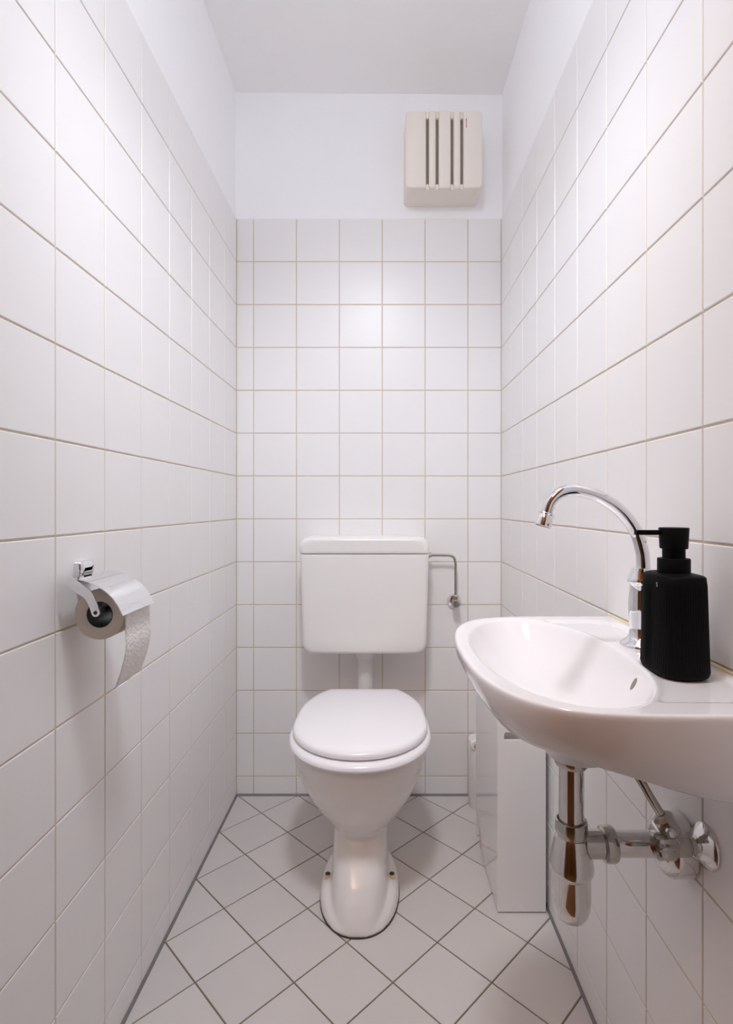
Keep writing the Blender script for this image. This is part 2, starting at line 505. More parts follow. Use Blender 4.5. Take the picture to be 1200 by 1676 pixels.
# bowl body: rim down to the narrow waist
prof = [  # z, front, back, half width
    (0.150, 1.402, 1.66, 0.066), (0.168, 1.392, 1.66, 0.080), (0.200, 1.366, 1.67, 0.107), (0.230, 1.343, 1.68, 0.127), (0.262, 1.321, 1.69, 0.1445), (0.295, 1.299, 1.695, 0.158),
    (0.330, 1.281, 1.70, 0.170), (0.360, 1.271, 1.70, 0.1765), (0.380, 1.267, 1.70, 0.179), (0.392, 1.267, 1.70, 0.1795), (0.3995, 1.270, 1.70, 0.1775)]
g.loft([egg_ring(f, b, w, w * 0.72, f + (b - f) * 0.47, z) for z, f, b, w in prof])
# trap column reaching back and down to the floor
def column(z, f, b, w, p=3.2, n=64):
    ring = []
    yc = (f + b) / 2
    for i in range(n):
        a = 2 * PI * i / n
        c, s = math.cos(a), math.sin(a)
        ring.append((TX + w * math.copysign(abs(c) ** (2 / p), c), yc + (b - f) / 2 * math.copysign(abs(s) ** (2 / p), s), z))
    return ring
g2 = [(0.0, 1.2740, 1.60, 0.0880, 2.2), (0.018, 1.2770, 1.61, 0.0830, 2.3), (0.038, 1.286, 1.62, 0.0785, 2.5), (0.060, 1.300, 1.64, 0.0755, 2.8), (0.085, 1.321, 1.66, 0.0735, 3.2), (0.110, 1.346, 1.66, 0.0725, 3.5), (0.135, 1.372, 1.66, 0.0722, 3.6), (0.160, 1.398, 1.66, 0.0722, 3.6), (0.185, 1.412, 1.66, 0.0722, 3.6), (0.21, 1.42, 1.66, 0.070, 3.6)]
g.loft([column(*q) for q in g2])
# outlet to the rear
g.loft([[(TX + 0.055 * math.cos(a), y, 0.19 + 0.055 * math.sin(a)) for a in [2 * PI * i / 32 for i in range(32)]] for y in (1.60, 1.75, 1.90)])
g.loft([[(TX + 0.10 * math.cos(a), y, 0.33 + 0.062 * math.sin(a)) for a in [2 * PI * i / 32 for i in range(32)]] for y in (1.60, 1.68, 1.735)])
# foot flange
def foot(z, inset):
    ring = []
    for i in range(64):
        a = 2 * PI * i / 64
        c, s = math.cos(a), math.sin(a)
        ring.append((TX + (0.1045 - inset) * math.copysign(abs(c) ** 0.9, c), 1.440 + ((0.166 if s < 0 else 0.17) - inset) * math.copysign(abs(s) ** 0.9, s), z))
    ring = [(x, y, zz * (0.40 + 0.60 * min(1, max(0, (y - 1.285) / 0.100)))) for x, y, zz in ring]
    return ring
g.loft([foot(0.0, 0.001), foot(0.004, 0.0), foot(0.022, 0.001), foot(0.036, 0.006), foot(0.044, 0.014), foot(0.048, 0.026), foot(0.049, 0.045)])
body = g.build('bowl', 'ceramic', toilet)
rm = body.modifiers.new('fuse', 'REMESH'); rm.mode = 'VOXEL'; rm.voxel_size = 0.0042; rm.use_smooth_shade = True
sm = body.modifiers.new('soften', 'SMOOTH'); sm.factor = 0.5; sm.iterations = 10
body['label'] = 'glossy white ceramic bowl and pedestal'
# seat ring (hollow) and lid
g = G()
ins = [(0.4020, 0.010, 0), (0.4045, 0.003, 0), (0.4095, 0.0, 0), (0.4150, 0.001, 0), (0.4200, 0.006, 0), (0.4228, 0.018, 0), (0.4228, 0.062, 0), (0.4130, 0.070, 0), (0.4020, 0.066, 0)]
rings = [egg_ring(1.2470 + i, 1.712 - i * 0.6, 0.1900 - i, 0.125 - i * 0.6, 1.463, z) for z, i, _ in ins]
g.loft(rings + [rings[0]], cap0=False, cap1=False)
g.build('seat', 'seat_plastic', toilet)
g = G()
rings = [egg_ring(1.2645 + i, 1.714 - i * 0.5, 0.1810 - i, 0.113 - i * 0.5, 1.463, z, p=2.05) for z, i in ((0.4262, 0.014), (0.4262, 0.004), (0.4285, 0.0005), (0.4340, 0.0), (0.4395, 0.0025), (0.4430, 0.007), (0.4455, 0.015), (0.4475, 0.035), (0.4490, 0.075), (0.4495, 0.12))]
g.loft(rings)
g.build('lid', 'seat_plastic', toilet)
for sx in (-1, 1):
    G().tube([(TX + sx * 0.075 - 0.02, 1.716, 0.425), (TX + sx * 0.075 + 0.02, 1.716, 0.425)], 0.010, 16).build('hinge', 'seat_plastic', toilet)
for sx in (-1, 1):
    c = (TX + sx * 0.0850, 1.424, 0.0430)
    cap = G().lathe([(0.0, 0.0), (0.0094, 0.0), (0.0096, 0.005), (0.0086, 0.0085), (0.0066, 0.0100), (0.0, 0.0100)], c, 'Z', 20).build('bolt_collar', 'brass_cap', toilet)
    G().lathe([(0.0, 0.0096), (0.0064, 0.0098), (0.0064, 0.0120), (0.0050, 0.0130), (0.0, 0.0130)], c, 'Z', 16).build('bolt_head', 'bolt_dark', cap)
# dark seal under the foot
g = G(); g.loft([[(x, y, 0.0002) for x, y, z in foot(0, -0.0004)], [(x, y, 0.0016) for x, y, z in foot(0, -0.0008)]])
g.build('foot_seal', 'bolt_dark', toilet)

# ------------------------------------------------------------------ cistern with flush pipe
CX = -0.0565; CF = 1.752
cis = empty('cistern', (CX, YB, 0.54), 'white plastic cistern mounted on the back wall above the toilet', 'cistern')
def shell(poly_at, ys):
    """poly_at(inset) -> list of (x,z); ys: list of (y, inset)"""
    return [[(x, y, z) for x, z in poly_at(i)] for y, i in ys]
def body_poly(i):
    p = rrect(CX - 0.2125 + i, CX + 0.2125 - i, 0.540 + i, 0.8695 - i * 0.2, (0.034, 0.003, 0.003, 0.034), 8)
    return [(CX + (x - CX) * (0.958 + 0.042 * (z - 0.54) / 0.33), z) for x, z in p]
G().loft(shell(body_poly, [(YB - 0.002, 0.004), (YB - 0.02, 0.0), (CF + 0.03, 0.0), (CF + 0.012, 0.002), (CF + 0.004, 0.006), (CF, 0.014), (CF - 0.001, 0.05)])).build('tank', 'cistern_plastic', cis, angle=50)
def lid_poly(i):
    return rrect(CX - 0.2145 + i, CX + 0.2145 - i, 0.8699 + i * 0.12, 0.9240 - i * 0.6, (0.003, 0.036, 0.036, 0.003), 8)
G().loft(shell(lid_poly, [(YB - 0.002, 0.004), (YB - 0.02, 0.0), (CF + 0.026, 0.0), (CF + 0.009, 0.003), (CF + 0.002, 0.008), (CF - 0.0012, 0.016), (CF - 0.0012, 0.022)])).build('lid', 'cistern_plastic', cis, angle=50)
PY = 1.845
G().lathe([(0.0, 0.545), (0.036, 0.545), (0.036, 0.520), (0.033, 0.5165), (0.031, 0.508), (0.0, 0.508)], (CX, PY, 0), 'Z', 36).build('pipe_collar', 'pipe_plastic', cis)
G().tube(catmull([(CX, PY, 0.515), (CX, PY, 0.43), (CX, PY - 0.005, 0.38), (CX, PY - 0.04, 0.345), (CX, PY - 0.115, 0.33)], 6), 0.0255, 28).build('flush_pipe', 'pipe_plastic', cis)

# water supply on the back wall
sup = empty('water_supply_valve', (0.2555, YB, 0.69), 'small chrome valve and thin pipe feeding the cistern from the back wall', 'valve')
vy = YB - 0.045
vx, vz = 0.2555, 0.690
G().lathe([(0.0, 0.0), (0.0255, 0.0), (0.0262, -0.004), (0.022, -0.012), (0.013, -0.016), (0.0, -0.016)], (vx, YB, vz), 'Y', 32).build('rosette', 'chrome', sup)
G().lathe([(0.0105, -0.010), (0.0105, -0.038), (0.0135, -0.040), (0.0135, -0.058), (0.0095, -0.062), (0.0055, -0.062), (0.0055, -0.068), (0.0, -0.068)], (vx, YB, vz), 'Y', 24).build('valve_body', 'chrome_worn', sup)
G().lathe([(0.0, 0.010), (0.0090, 0.010), (0.0098, 0.012), (0.0098, 0.024), (0.0068, 0.028), (0.0, 0.028)], (vx, vy, vz), 'Z', 6).build('nut', 'chrome_worn', sup, smooth=False)
pz = 0.8555
xin = CX + 0.2125
G().tube([(xin + 0.006, vy, pz)] + catmull([(vx - 0.030, vy, pz), (vx - 0.016, vy, pz - 0.002), (vx - 0.005, vy, pz - 0.010), (vx, vy, pz - 0.028)], 5) + [(vx, vy, vz + 0.02)], 0.0047, 16).build('supply_pipe', 'chrome_worn', sup)
G().lathe([(0.0, -0.002), (0.0075, -0.002), (0.0115, 0.001), (0.0115, 0.008), (0.0085, 0.012), (0.0085, 0.015), (0.005, 0.017), (0.0, 0.017)], (xin, vy, pz), 'X', 8).build('inlet_nut', 'chrome_worn', sup, smooth=False)

# ------------------------------------------------------------------ extractor fan
FX0, FX1, FZ0, FZ1 = 0.0795, 0.3365, 2.089, 2.347
FY = YB - 0.110
fan = empty('extractor_fan', ((FX0 + FX1) / 2, YB, FZ0), 'cream plastic extractor fan with four vertical slots high on the back wall', 'fan')
def fan_poly(i): return rrect(FX0 + i, FX1 - i, FZ0 + i, FZ1 - i, 0.016, 6)
G().loft(shell(fan_poly, [(YB + PL, -0.002), (YB - 0.03, -0.0015), (FY + 0.026, 0.0), (FY + 0.018, 0.0)])).build('housing', 'fan_cream', fan, angle=50)
slots = [0.1530, 0.1855, 0.2355, 0.2680]; SW = 0.0050
edges = [FX0] + [q for s_ in slots for q in (s_ - SW, s_ + SW)] + [FX1]
for k in range(5):
    a, b = edges[2 * k], edges[2 * k + 1]
    r = (0.016 if k == 4 else 0.0035, 0.016 if k == 4 else 0.0035, 0.016 if k == 0 else 0.0035, 0.016 if k == 0 else 0.0035)
    def sp(i, a=a, b=b, r=r, k=k): return rrect(a + i, b - i, FZ0 + i, FZ1 - i, tuple(max(q, i + 0.001) for q in r), 5)
    G().loft(shell(sp, [(FY + 0.0185, 0.0), (FY + 0.005, 0.0), (FY + 0.002, 0.0012), (FY, 0.004)])).build('slat', 'fan_cream', fan, angle=50)
for s_ in slots:
    G().box((s_ - SW + 0.0002, FY + 0.0135, FZ0 + 0.012), (s_ + SW - 0.0002, FY + 0.0175, FZ1 - 0.022)).build('slot', 'fan_dark', fan, smooth=False)
    for z0, z1 in ((FZ0 - 0.004, FZ0 + 0.013), (FZ1 - 0.024, FZ1 - 0.002)):
        G().tube([(s_, FY + 0.0095, z0), (s_, FY + 0.0095, z1)], 0.0056, 12).build('slot_end', 'fan_cream', fan)
lab = G().loft([[(x, y, z) for x, z in rrect(0.2790, 0.2855, 2.286, 2.329, 0.003, 4)] for y in (FY + 0.0004, FY - 0.0004)]).build('sticker', 'label_white', fan, smooth=False)
g = G()
for z0, z1 in ((2.3135, 2.3195), (2.3075, 2.3125), (2.2945, 2.2990), (2.2890, 2.2935), (2.3010, 2.3055)):
    g.box((0.2806, FY - 0.0006, z0), (0.2838, FY - 0.0002, z1))
g.build('print', 'red_print', lab, smooth=False)

# ------------------------------------------------------------------ toilet paper holder and roll
ZR0, ZR1 = 0.875, 0.970           # near and far end of the roll (depth)
RX, RZ, RR = -0.4590, 0.8500, 0.0405
hold = empty('toilet_paper_holder', (XL, 0.92, 0.85), 'chrome toilet paper holder with curved flap on the left wall', 'holder')
# wall plate
def plate_poly(i, y0=0.8990, y1=0.9430, z0=0.9050, z1=0.9335):
    return rrect(y0 + i, y1 - i, z0 + i, z1 - i, 0.005, 4)
G().loft([[(x, y, z) for y, z in plate_poly(i)] for x, i in ((XL, 0), (XL + 0.0085, 0), (XL + 0.0112, 0.0012), (XL + 0.0128, 0.004), (XL + 0.0134, 0.012))]).build('wall_plate', 'chrome', hold, angle=40)
G().box((XL, 0.9030, 0.8960), (-0.4865, 0.9390, 0.9090)).build('bracket', 'chrome_worn', hold, bevel=0.0015)
# flap
fp = [Vector((q.x, q.y)) for q in catmull([(-0.4905, 0.9112, 0), (-0.4700, 0.9078, 0), (-0.4490, 0.8988, 0), (-0.4312, 0.8862, 0), (-0.4185, 0.8705, 0), (-0.4095, 0.8530, 0)], 6)]
th = 0.0011
sec = []
for k, p in enumerate(fp):
    t = (fp[min(k + 1, len(fp) - 1)] - fp[max(k - 1, 0)]).normalized()
    sec.append((p, Vector((-t.y, t.x))))
outl = [p + n * th for p, n in sec] + [p for p, n in reversed(sec)]
y0, y1 = 0.8500, 0.9650
G().loft([[(p.x, y, p.y) for p in outl] for y in (y0, y0 + 0.002, y1 - 0.002, y1)]).build('flap', 'chrome', hold, angle=40)
# side arm: flat curved bar from the hinge down to the spindle
arm_c = catmull([(-0.4960, 0.9090, 0.0080), (-0.4879, 0.9046, 0.0085), (-0.4724, 0.8945, 0.0080), (-0.4620, 0.8868, 0.0075), (-0.4550, 0.8743, 0.0068), (-0.4500, 0.8590, 0.0066)], 5)
top = []; bot = []
for k, p in enumerate(arm_c):
    a, b = arm_c[max(k - 1, 0)], arm_c[min(k + 1, len(arm_c) - 1)]
    t = Vector((b.x - a.x, b.y - a.y)).normalized(); n = Vector((-t.y, t.x))
    c = Vector((p.x, p.y)); top.append(c + n * p.z); bot.append(c - n * p.z)
t = (Vector((arm_c[-1].x, arm_c[-1].y)) - Vector((arm_c[-3].x, arm_c[-3].y))).normalized(); n = Vector((-t.y, t.x)); c = Vector((arm_c[-1].x, arm_c[-1].y))
capr = [c + n * (0.0066 * math.cos(a)) + t * (0.0066 * math.sin(a)) for a in [PI * i / 8 for i in range(1, 8)]]
arm_o = top + capr + list(reversed(bot))
AY = 0.8455
arm = G().loft([[(p.x, y, p.y) for p in arm_o] for y in (AY, AY + 0.0028)]).build('arm', 'chrome', hold, bevel=0.0006, bseg=2)
G().lathe([(0.0, -0.0008), (0.0030, -0.0008), (0.0030, 0.001), (0.0, 0.001)], (arm_c[-1].x, AY, arm_c[-1].y), 'Y', 16).build('arm_hole', 'dark_core', arm)  # disc for the hole in the arm's end, its darkness put into the colour
G().tube([(arm_c[-1].x, AY + 0.0026, arm_c[-1].y), (arm_c[-1].x, ZR0 + 0.004, arm_c[-1].y), (arm_c[-1].x, ZR0 + 0.004, arm_c[-1].y), (arm_c[-1].x, ZR1 + 0.004, arm_c[-1].y)], [0.004, 0.004, 0.0080, 0.0080], 20).build('spindle', 'dark_core', hold)
G().tube([(-0.4900, AY + 0.001, 0.9055), (-0.4900, 0.965, 0.9055)], 0.0042, 14).build('hinge_rod', 'chrome_worn', hold)

roll = empty('toilet_roll', (RX, (ZR0 + ZR1) / 2, RZ), 'white toilet paper roll hanging in the chrome holder on the left wall', 'toilet roll')
RC = 0.0212
g = G()
g.lathe([(RC, ZR0 + 0.001), (RC + 0.001, ZR0), (RR - 0.0008, ZR0), (RR, ZR0 + 0.0008), (RR, ZR1 - 0.0008), (RR - 0.0008, ZR1), (RC + 0.001, ZR1), (RC, ZR1 - 0.001)], (RX, 0, RZ), 'Y', 72)
# turn the lathed strip into a closed ring (no end discs)
g.f = [f for f in g.f if len(f) == 4]
g.build('paper_winding', 'paper_side', roll, angle=50)
g = G(); g.lathe([(RC, ZR0 + 0.0005), (RC, ZR1 - 0.0005), (RC - 0.0012, ZR1 - 0.0005), (RC - 0.0012, ZR0 + 0.0005), (RC, ZR0 + 0.0005)], (RX, 0, RZ), 'Y', 48)
g.f = [f for f in g.f if len(f) == 4]
g.build('core', 'dark_core', roll)
# outer sheet: round the top front of the roll, then hanging free with a curl
sp_ = []
for i in range(25):
    a = PI * 0.93 - PI * 0.93 * i / 24
    sp_.append((RX + (RR + 0.0006) * math.cos(a), RZ + (RR + 0.0006) * math.sin(a)))
tail = [(q.x, q.y) for q in catmull([(RX + RR + 0.0006, RZ, 0), (-0.4170, 0.818, 0), (-0.4162, 0.794, 0), (-0.4218, 0.7665, 0), (-0.4305, 0.741, 0), (-0.4365, 0.7285, 0)], 8)]
sp_ += tail[1:]
vs = []; fs = []
ny = 14
for k, (x, z) in enumerate(sp_):
    for j in range(ny + 1):
        y = ZR0 + 0.0005 + (ZR1 - ZR0 - 0.001) * j / ny
        w = max(0, k - 25) / (len(sp_) - 25)
        vs.append((x + 0.0012 * w * math.sin(j * 0.9 + k * 0.11), y, z))
for k in range(len(sp_) - 1):
    for j in range(ny):
        a = k * (ny + 1) + j
        fs.append((a, a + 1, a + ny + 2, a + ny + 1))
sheet = G().add(vs, fs).build('loose_sheet', 'paper', roll)
so = sheet.modifiers.new('thickness', 'SOLIDIFY'); so.thickness = 0.0006; so.offset = 0

# ------------------------------------------------------------------ wash basin
ZRIM = 0.824
BC = Vector((0.233, 0.757))
BX1 = XR - 0.0004
def outline():
    pts = []
    N = 400
    for i in range(N + 1):
        a = PI * i / N                    # 0 .. pi : far wall corner round the front to the near wall corner
        s, c = math.sin(a), math.cos(a)
        v = abs(s) ** (2 / 6.5); u = math.copysign(abs(c) ** (2 / 2.5), c)
        pts.append(Vector((BX1 - 0.3135 * v, 0.757 + 0.2365 * u)))
    return pts
OUT = outline()
def ray_out(d):
    best = None
    n = len(OUT)
    for i in range(n):
        a, b = OUT[i], OUT[(i + 1) % n]
        e = b - a; w = a - BC
        den = d.x * e.y - d.y * e.x
        if abs(den) < 1e-12: continue
        t = (w.x * e.y - w.y * e.x) / den
        q = (w.x * d.y - w.y * d.x) / den
        if t > 0 and -1e-9 <= q <= 1 + 1e-9:
            if best is None or t > best: best = t
    return best
def r_in(d):
    p = 2.15
    return (abs(d.x / 0.1025) ** p + abs(d.y / 0.2135) ** p) ** (-1 / p)
angs = [2 * PI * i / 288 for i in range(288)]
for cpt in (OUT[0], OUT[-1]):
    e = cpt - BC; angs.append(math.atan2(e.y, e.x) % (2 * PI))
angs = sorted(set(angs))
def sstep(a, b, x):
    t = min(1, max(0, (x - a) / (b - a))); return t * t * (3 - 2 * t)
def recess(x, y):
    """shallow soap shelves on the deck, towards both ends"""
    y = abs(y - 0.757)
    m = sstep(0.4115, 0.404, x) * sstep(0.200, 0.193, y) * sstep(0.285, 0.300, x) * sstep(0.050, 0.062, y)
    dcor = (x - 0.345) / 0.066 if x > 0.345 else 0
    ecor = (y - 0.140) / 0.060 if y > 0.140 else 0
    rr_ = math.hypot(max(dcor, 0), max(ecor, 0))
    return m * sstep(1.03, 0.95, rr_)
DR = Vector((0.265, 0.752))
rings = []
def ring_from(fn): rings.append([fn(k) for k in range(len(angs))])
dirs = [Vector((math.cos(a), math.sin(a))) for a in angs]
RO = [ray_out(d) for d in dirs]; RI = [r_in(d) for d in dirs]
# interior, from the drain up
for t, z in ((None, 0.7333), (0.22, 0.735), (0.34, 0.7393), (0.46, 0.7457), (0.57, 0.7543), (0.67, 0.7647), (0.76, 0.7767), (0.84, 0.7896), (0.905, 0.8025), (0.95, 0.8128), (0.978, 0.8193), (0.995, 0.8225)):
    def fn(k, t=t, z=z):
        d = dirs[k]
        if t is None:
            p = DR + d * 0.021
        else:
            c = DR.lerp(BC, sstep(0.0, 0.9, t)); p = c + d * RI[k] * t
        return (p.x, p.y, z)
    ring_from(fn)
ND = 22
for j in range(ND + 1):
    def fn(k, j=j):
        d = dirs[k]; q = j / ND
        a = RI[k] * 1.015; b = RO[k] - 0.0065
        p = BC + d * (a + (b - a) * q)
        z = ZRIM - 0.0008 + 0.0008 * sstep(0, 0.12, q)
        return (p.x, p.y, z - 0.0038 * recess(p.x, p.y) * sstep(0, 0.10, q))
    ring_from(fn)
def wallw(p): return 1 - sstep(0.385, 0.420, p.x)
def skirt(inset, z0, z1, keep=False):
    """inset from the outer edge (0 on the wall side); height goes from z0 at the front to z1 at the wall"""
    def fn(k):
        d = dirs[k]; po = BC + d * RO[k]
        i = inset * (1 if keep else wallw(po))
        side = abs(d.y) ** 3
        i = i * (1 - 0.45 * side)
        p = BC + d * (RO[k] - i)
        s = sstep(0.16, 0.40, po.x)
        return (p.x, p.y, z0 + (z1 - z0) * s)
    ring_from(fn)
skirt(0.0034, ZRIM - 0.0003, ZRIM - 0.0003); skirt(0.0014, ZRIM - 0.0014, ZRIM - 0.0014); skirt(0.0003, ZRIM - 0.0034, ZRIM - 0.0034); skirt(0.0, ZRIM - 0.007, ZRIM - 0.007)
skirt(0.0015, 0.805, 0.795); skirt(0.006, 0.795, 0.772); skirt(0.014, 0.785, 0.752); skirt(0.024, 0.776, 0.736); skirt(0.033, 0.7700, 0.7265); skirt(0.038, 0.7680, 0.7245); skirt(0.043, 0.7695, 0.7260)
def under(t, z, m=0.012):
    def fn(k):
        d = dirs[k]
        c = DR.lerp(BC, sstep(0.0, 0.9, t))
        r = min(RI[k] * t + m, RO[k] - 0.050 * (1 - 0.4 * abs(d.y) ** 3))
        p = c + d * r
        return (min(p.x, BX1 - 0.012), p.y, z)
    ring_from(fn)
under(1.0, 0.792); under(0.98, 0.787); under(0.80, 0.771); under(0.62, 0.752); under(0.46, 0.735)
for r, z, ox in ((0.050, 0.718, 0.008), (0.0455, 0.708, 0.008), (0.0440, 0.688, 0.008), (0.0425, 0.6815, 0.008), (0.030, 0.6805, 0.004), (0.021, 0.6805, 0.0)):
    def fn(k, r=r, z=z, ox=ox):
        p = DR + dirs[k] * r + Vector((ox, 0))
        return (p.x, p.y, z)
    ring_from(fn)
rings.append(rings[0])
basin = empty('wash_basin', (0.35, 0.757, 0.70), 'white ceramic wash basin with oval bowl mounted on the right wall', 'basin')
bowl = G().loft(rings, cap0=False, cap1=False).build('bowl', 'basin_ceramic', basin, angle=60)
G().lathe([(0.0, 0.7334), (0.018, 0.7336), (0.0235, 0.7353), (0.0245, 0.734), (0.0235, 0.7308), (0.0, 0.7308)], (DR.x, DR.y, 0), 'Z', 32).build('drain_ring', 'chrome', basin)
# overflow on the wall side: solid oval, the hole's darkness in its colour
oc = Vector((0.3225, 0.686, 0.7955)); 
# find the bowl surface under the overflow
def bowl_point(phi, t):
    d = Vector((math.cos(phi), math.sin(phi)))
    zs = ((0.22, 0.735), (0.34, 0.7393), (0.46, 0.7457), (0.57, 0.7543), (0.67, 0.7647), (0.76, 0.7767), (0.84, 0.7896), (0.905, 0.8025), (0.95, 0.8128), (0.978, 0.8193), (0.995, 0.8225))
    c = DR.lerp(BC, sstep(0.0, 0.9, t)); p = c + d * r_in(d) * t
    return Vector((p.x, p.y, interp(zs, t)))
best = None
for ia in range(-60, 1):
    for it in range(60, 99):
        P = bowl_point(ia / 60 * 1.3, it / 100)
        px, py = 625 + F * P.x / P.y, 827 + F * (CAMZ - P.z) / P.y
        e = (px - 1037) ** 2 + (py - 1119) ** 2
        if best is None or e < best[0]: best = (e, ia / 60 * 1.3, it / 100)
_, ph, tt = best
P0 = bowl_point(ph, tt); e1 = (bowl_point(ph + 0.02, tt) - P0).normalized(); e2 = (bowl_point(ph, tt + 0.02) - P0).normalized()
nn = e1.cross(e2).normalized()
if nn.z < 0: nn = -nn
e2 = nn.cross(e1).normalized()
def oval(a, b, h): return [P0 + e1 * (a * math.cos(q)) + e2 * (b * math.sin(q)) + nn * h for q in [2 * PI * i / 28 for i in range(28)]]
G().loft([oval(0.0052, 0.0085, -0.004), oval(0.0052, 0.0085, 0.0005), oval(0.0042, 0.0075, 0.0008)]).build('overflow_oval', 'hole_dark', basin)
# cream sealant along the wall
g = G(); g.tube([(XR - 0.001, 0.757 - 0.232, ZRIM - 0.0005), (XR - 0.001, 0.757 + 0.232, ZRIM - 0.0005)], 0.0038, 10)
g.build('wall_seal', 'seal_cream', basin)

# ------------------------------------------------------------------ tap
TPX, TPY = 0.3755, 0.779
tap = empty('tap', (TPX, TPY, ZRIM), 'chrome swan neck tap standing on the wash basin beside the black dispenser', 'tap')
G().lathe([(0.0, 0.0), (0.0285, 0.0), (0.0290, 0.0025), (0.0270, 0.006), (0.0200, 0.0105), (0.0165, 0.016), (0.0158, 0.030), (0.0168, 0.046), (0.0172, 0.058), (0.0165, 0.072), (0.0150, 0.088), (0.0158, 0.090),
           (0.0182, 0.0925), (0.0188, 0.0955), (0.0175, 0.0985), (0.0150, 0.106), (0.0125, 0.1135), (0.0108, 0.1140), (0.0, 0.1140)], (TPX, TPY, ZRIM), 'Z', 48).build('body', 'chrome', tap, angle=50)
kx = TPY / F
pp = [(1052.8, 940), (1052.6, 920), (1050.5, 900), (1039, 866), (1013, 834), (981, 813), (958, 805), (938, 802), (917, 807), (901, 822), (893.5, 844)]
sp3 = catmull([((a - 625) * kx, TPY, CAMZ - (b - 827) * kx) for a, b in pp], 6)
rad = [0.0096 - 0.0010 * min(1, k / (len(sp3) * 0.6)) for k in range(len(sp3))]
G().tube(sp3, rad, 28).build('spout', 'chrome', tap, angle=60)
e = sp3[-1]; t = (sp3[-1] - sp3[-4]).normalized()
t = (t + Vector((-0.02, 0, 0))).normalized()
G().tube([e - t * 0.0050, e - t * 0.0045, e - t * 0.0030, e - t * 0.0015, e - t * 0.0005, e + t * 0.0150, e + t * 0.0158], [0.0090, 0.0112, 0.0120, 0.0114, 0.0122, 0.0122, 0.0114], 28).build('outlet_nozzle', 'chrome', tap, angle=40)
G().tube([e + t * 0.0156, e + t * 0.0162], 0.0105, 24).build('aerator', 'hole_dark', tap)

# ------------------------------------------------------------------ soap dispenser
DX, DY, DZ = 0.3635, 0.6700, ZRIM - 0.0038
disp = empty('soap_dispenser', (DX, DY, DZ), 'black ribbed soap dispenser with pump standing on the wash basin', 'soap dispenser')
def disp_ring(z, s, inset=0.0, ribs=0.0006, n=336):
    ring = []
    a, b = 0.0328 * s - inset, 0.0440 * s - inset
    p = 2.7
    for i in range(n):
        q = 2 * PI * i / n
        c, si = math.cos(q), math.sin(q)
        r = (abs(c / a) ** p + abs(si / b) ** p) ** (-1 / p)
        r -= ribs * (0.5 + 0.5 * math.cos(q * 84))
        ring.append((DX + r * c, DY + r * si, DZ + z))
    return ring
H = 0.1225
rs = [disp_ring(0.0, 1.0, 0.012, 0), disp_ring(0.001, 1.0, 0.005, 0), disp_ring(0.004, 1.0, 0.0015, 0.0003), disp_ring(0.009, 1.0, 0.0)]
for k in range(1, 9):
    z = 0.009 + (H - 0.0125 - 0.009) * k / 8
    rs.append(disp_ring(z, 1.0 - 0.088 * (z / H)))
rs += [disp_ring(H - 0.0015, 0.912, 0.0009, 0.0003), disp_ring(H - 0.0002, 0.912, 0.0025, 0), disp_ring(H + 0.0012, 0.912, 0.008, 0), disp_ring(H + 0.0025, 0.912, 0.018, 0)]
G().loft(rs).build('bottle', 'black_matte', disp, angle=50)
hx, hy = DX, DY
c = (hx, hy, DZ)
G().lathe([(0.0, H), (0.0183, H), (0.0187, H + 0.001), (0.0187, H + 0.0185), (0.0180, H + 0.0195), (0.0, H + 0.0195)], c, 'Z', 48).build('collar', 'black_matte', disp)
G().lathe([(0.0, H + 0.0195), (0.0130, H + 0.0195), (0.0130, H + 0.0320), (0.0, H + 0.0320)], c, 'Z', 40).build('pump_neck', 'black_matte', disp)
hd_ = G().lathe([(0.0, H + 0.0315), (0.0154, H + 0.0315), (0.0160, H + 0.0325), (0.0172, H + 0.0565), (0.0166, H + 0.0575), (0.0, H + 0.0578)], c, 'Z', 48).build('pump_head', 'black_matte', disp)
zc = DZ + H + 0.0515
G().loft([[(x, hy + q[0], zc + q[1]) for q in rrect(-0.0040, 0.0040, -0.0030, 0.0030, 0.0012, 3)] for x in (hx - 0.0150, hx - 0.0465, hx - 0.0475)]).build('nozzle', 'black_matte', hd_, bevel=0)
# small light emblem at the upper left of the bottle
zt = H - 0.011
sc_ = 1.0 - 0.088 * (zt / H)
a_, b_ = 0.0328 * sc_, 0.0440 * sc_
bq = min(((625 + F * (DX + r_ * math.cos(q)) / (DY + r_ * math.sin(q)) - 1075.5) ** 2, q, r_) for q, r_ in
         [(q, (abs(math.cos(q) / a_) ** 2.7 + abs(math.sin(q) / b_) ** 2.7) ** (-1 / 2.7)) for q in [PI + PI / 2 * i / 200 for i in range(201)]])
q = bq[1]; r_ = bq[2]
Pm = Vector((DX + r_ * math.cos(q), DY + r_ * math.sin(q), DZ + zt))
n_ = Vector((math.copysign(abs(math.cos(q) * r_ / a_) ** 1.7 / a_, math.cos(q)), math.copysign(abs(math.sin(q) * r_ / b_) ** 1.7 / b_, math.sin(q)), 0)).normalized()
u_ = Vector((0, 0, 1)).cross(n_).normalized()
if u_.x < 0: u_ = -u_
sp4 = catmull([Pm + n_ * 0.0002 + u_ * a + Vector((0, 0, b)) for a, b in ((0.0011, 0.0019), (0.0, 0.0024), (-0.0011, 0.0016), (-0.0003, 0.0003), (0.0010, -0.0008), (0.0002, -0.0020), (-0.0011, -0.0016))], 4)
G().tube(sp4, 0.00030, 8).build('emblem', 'mark_grey', disp)

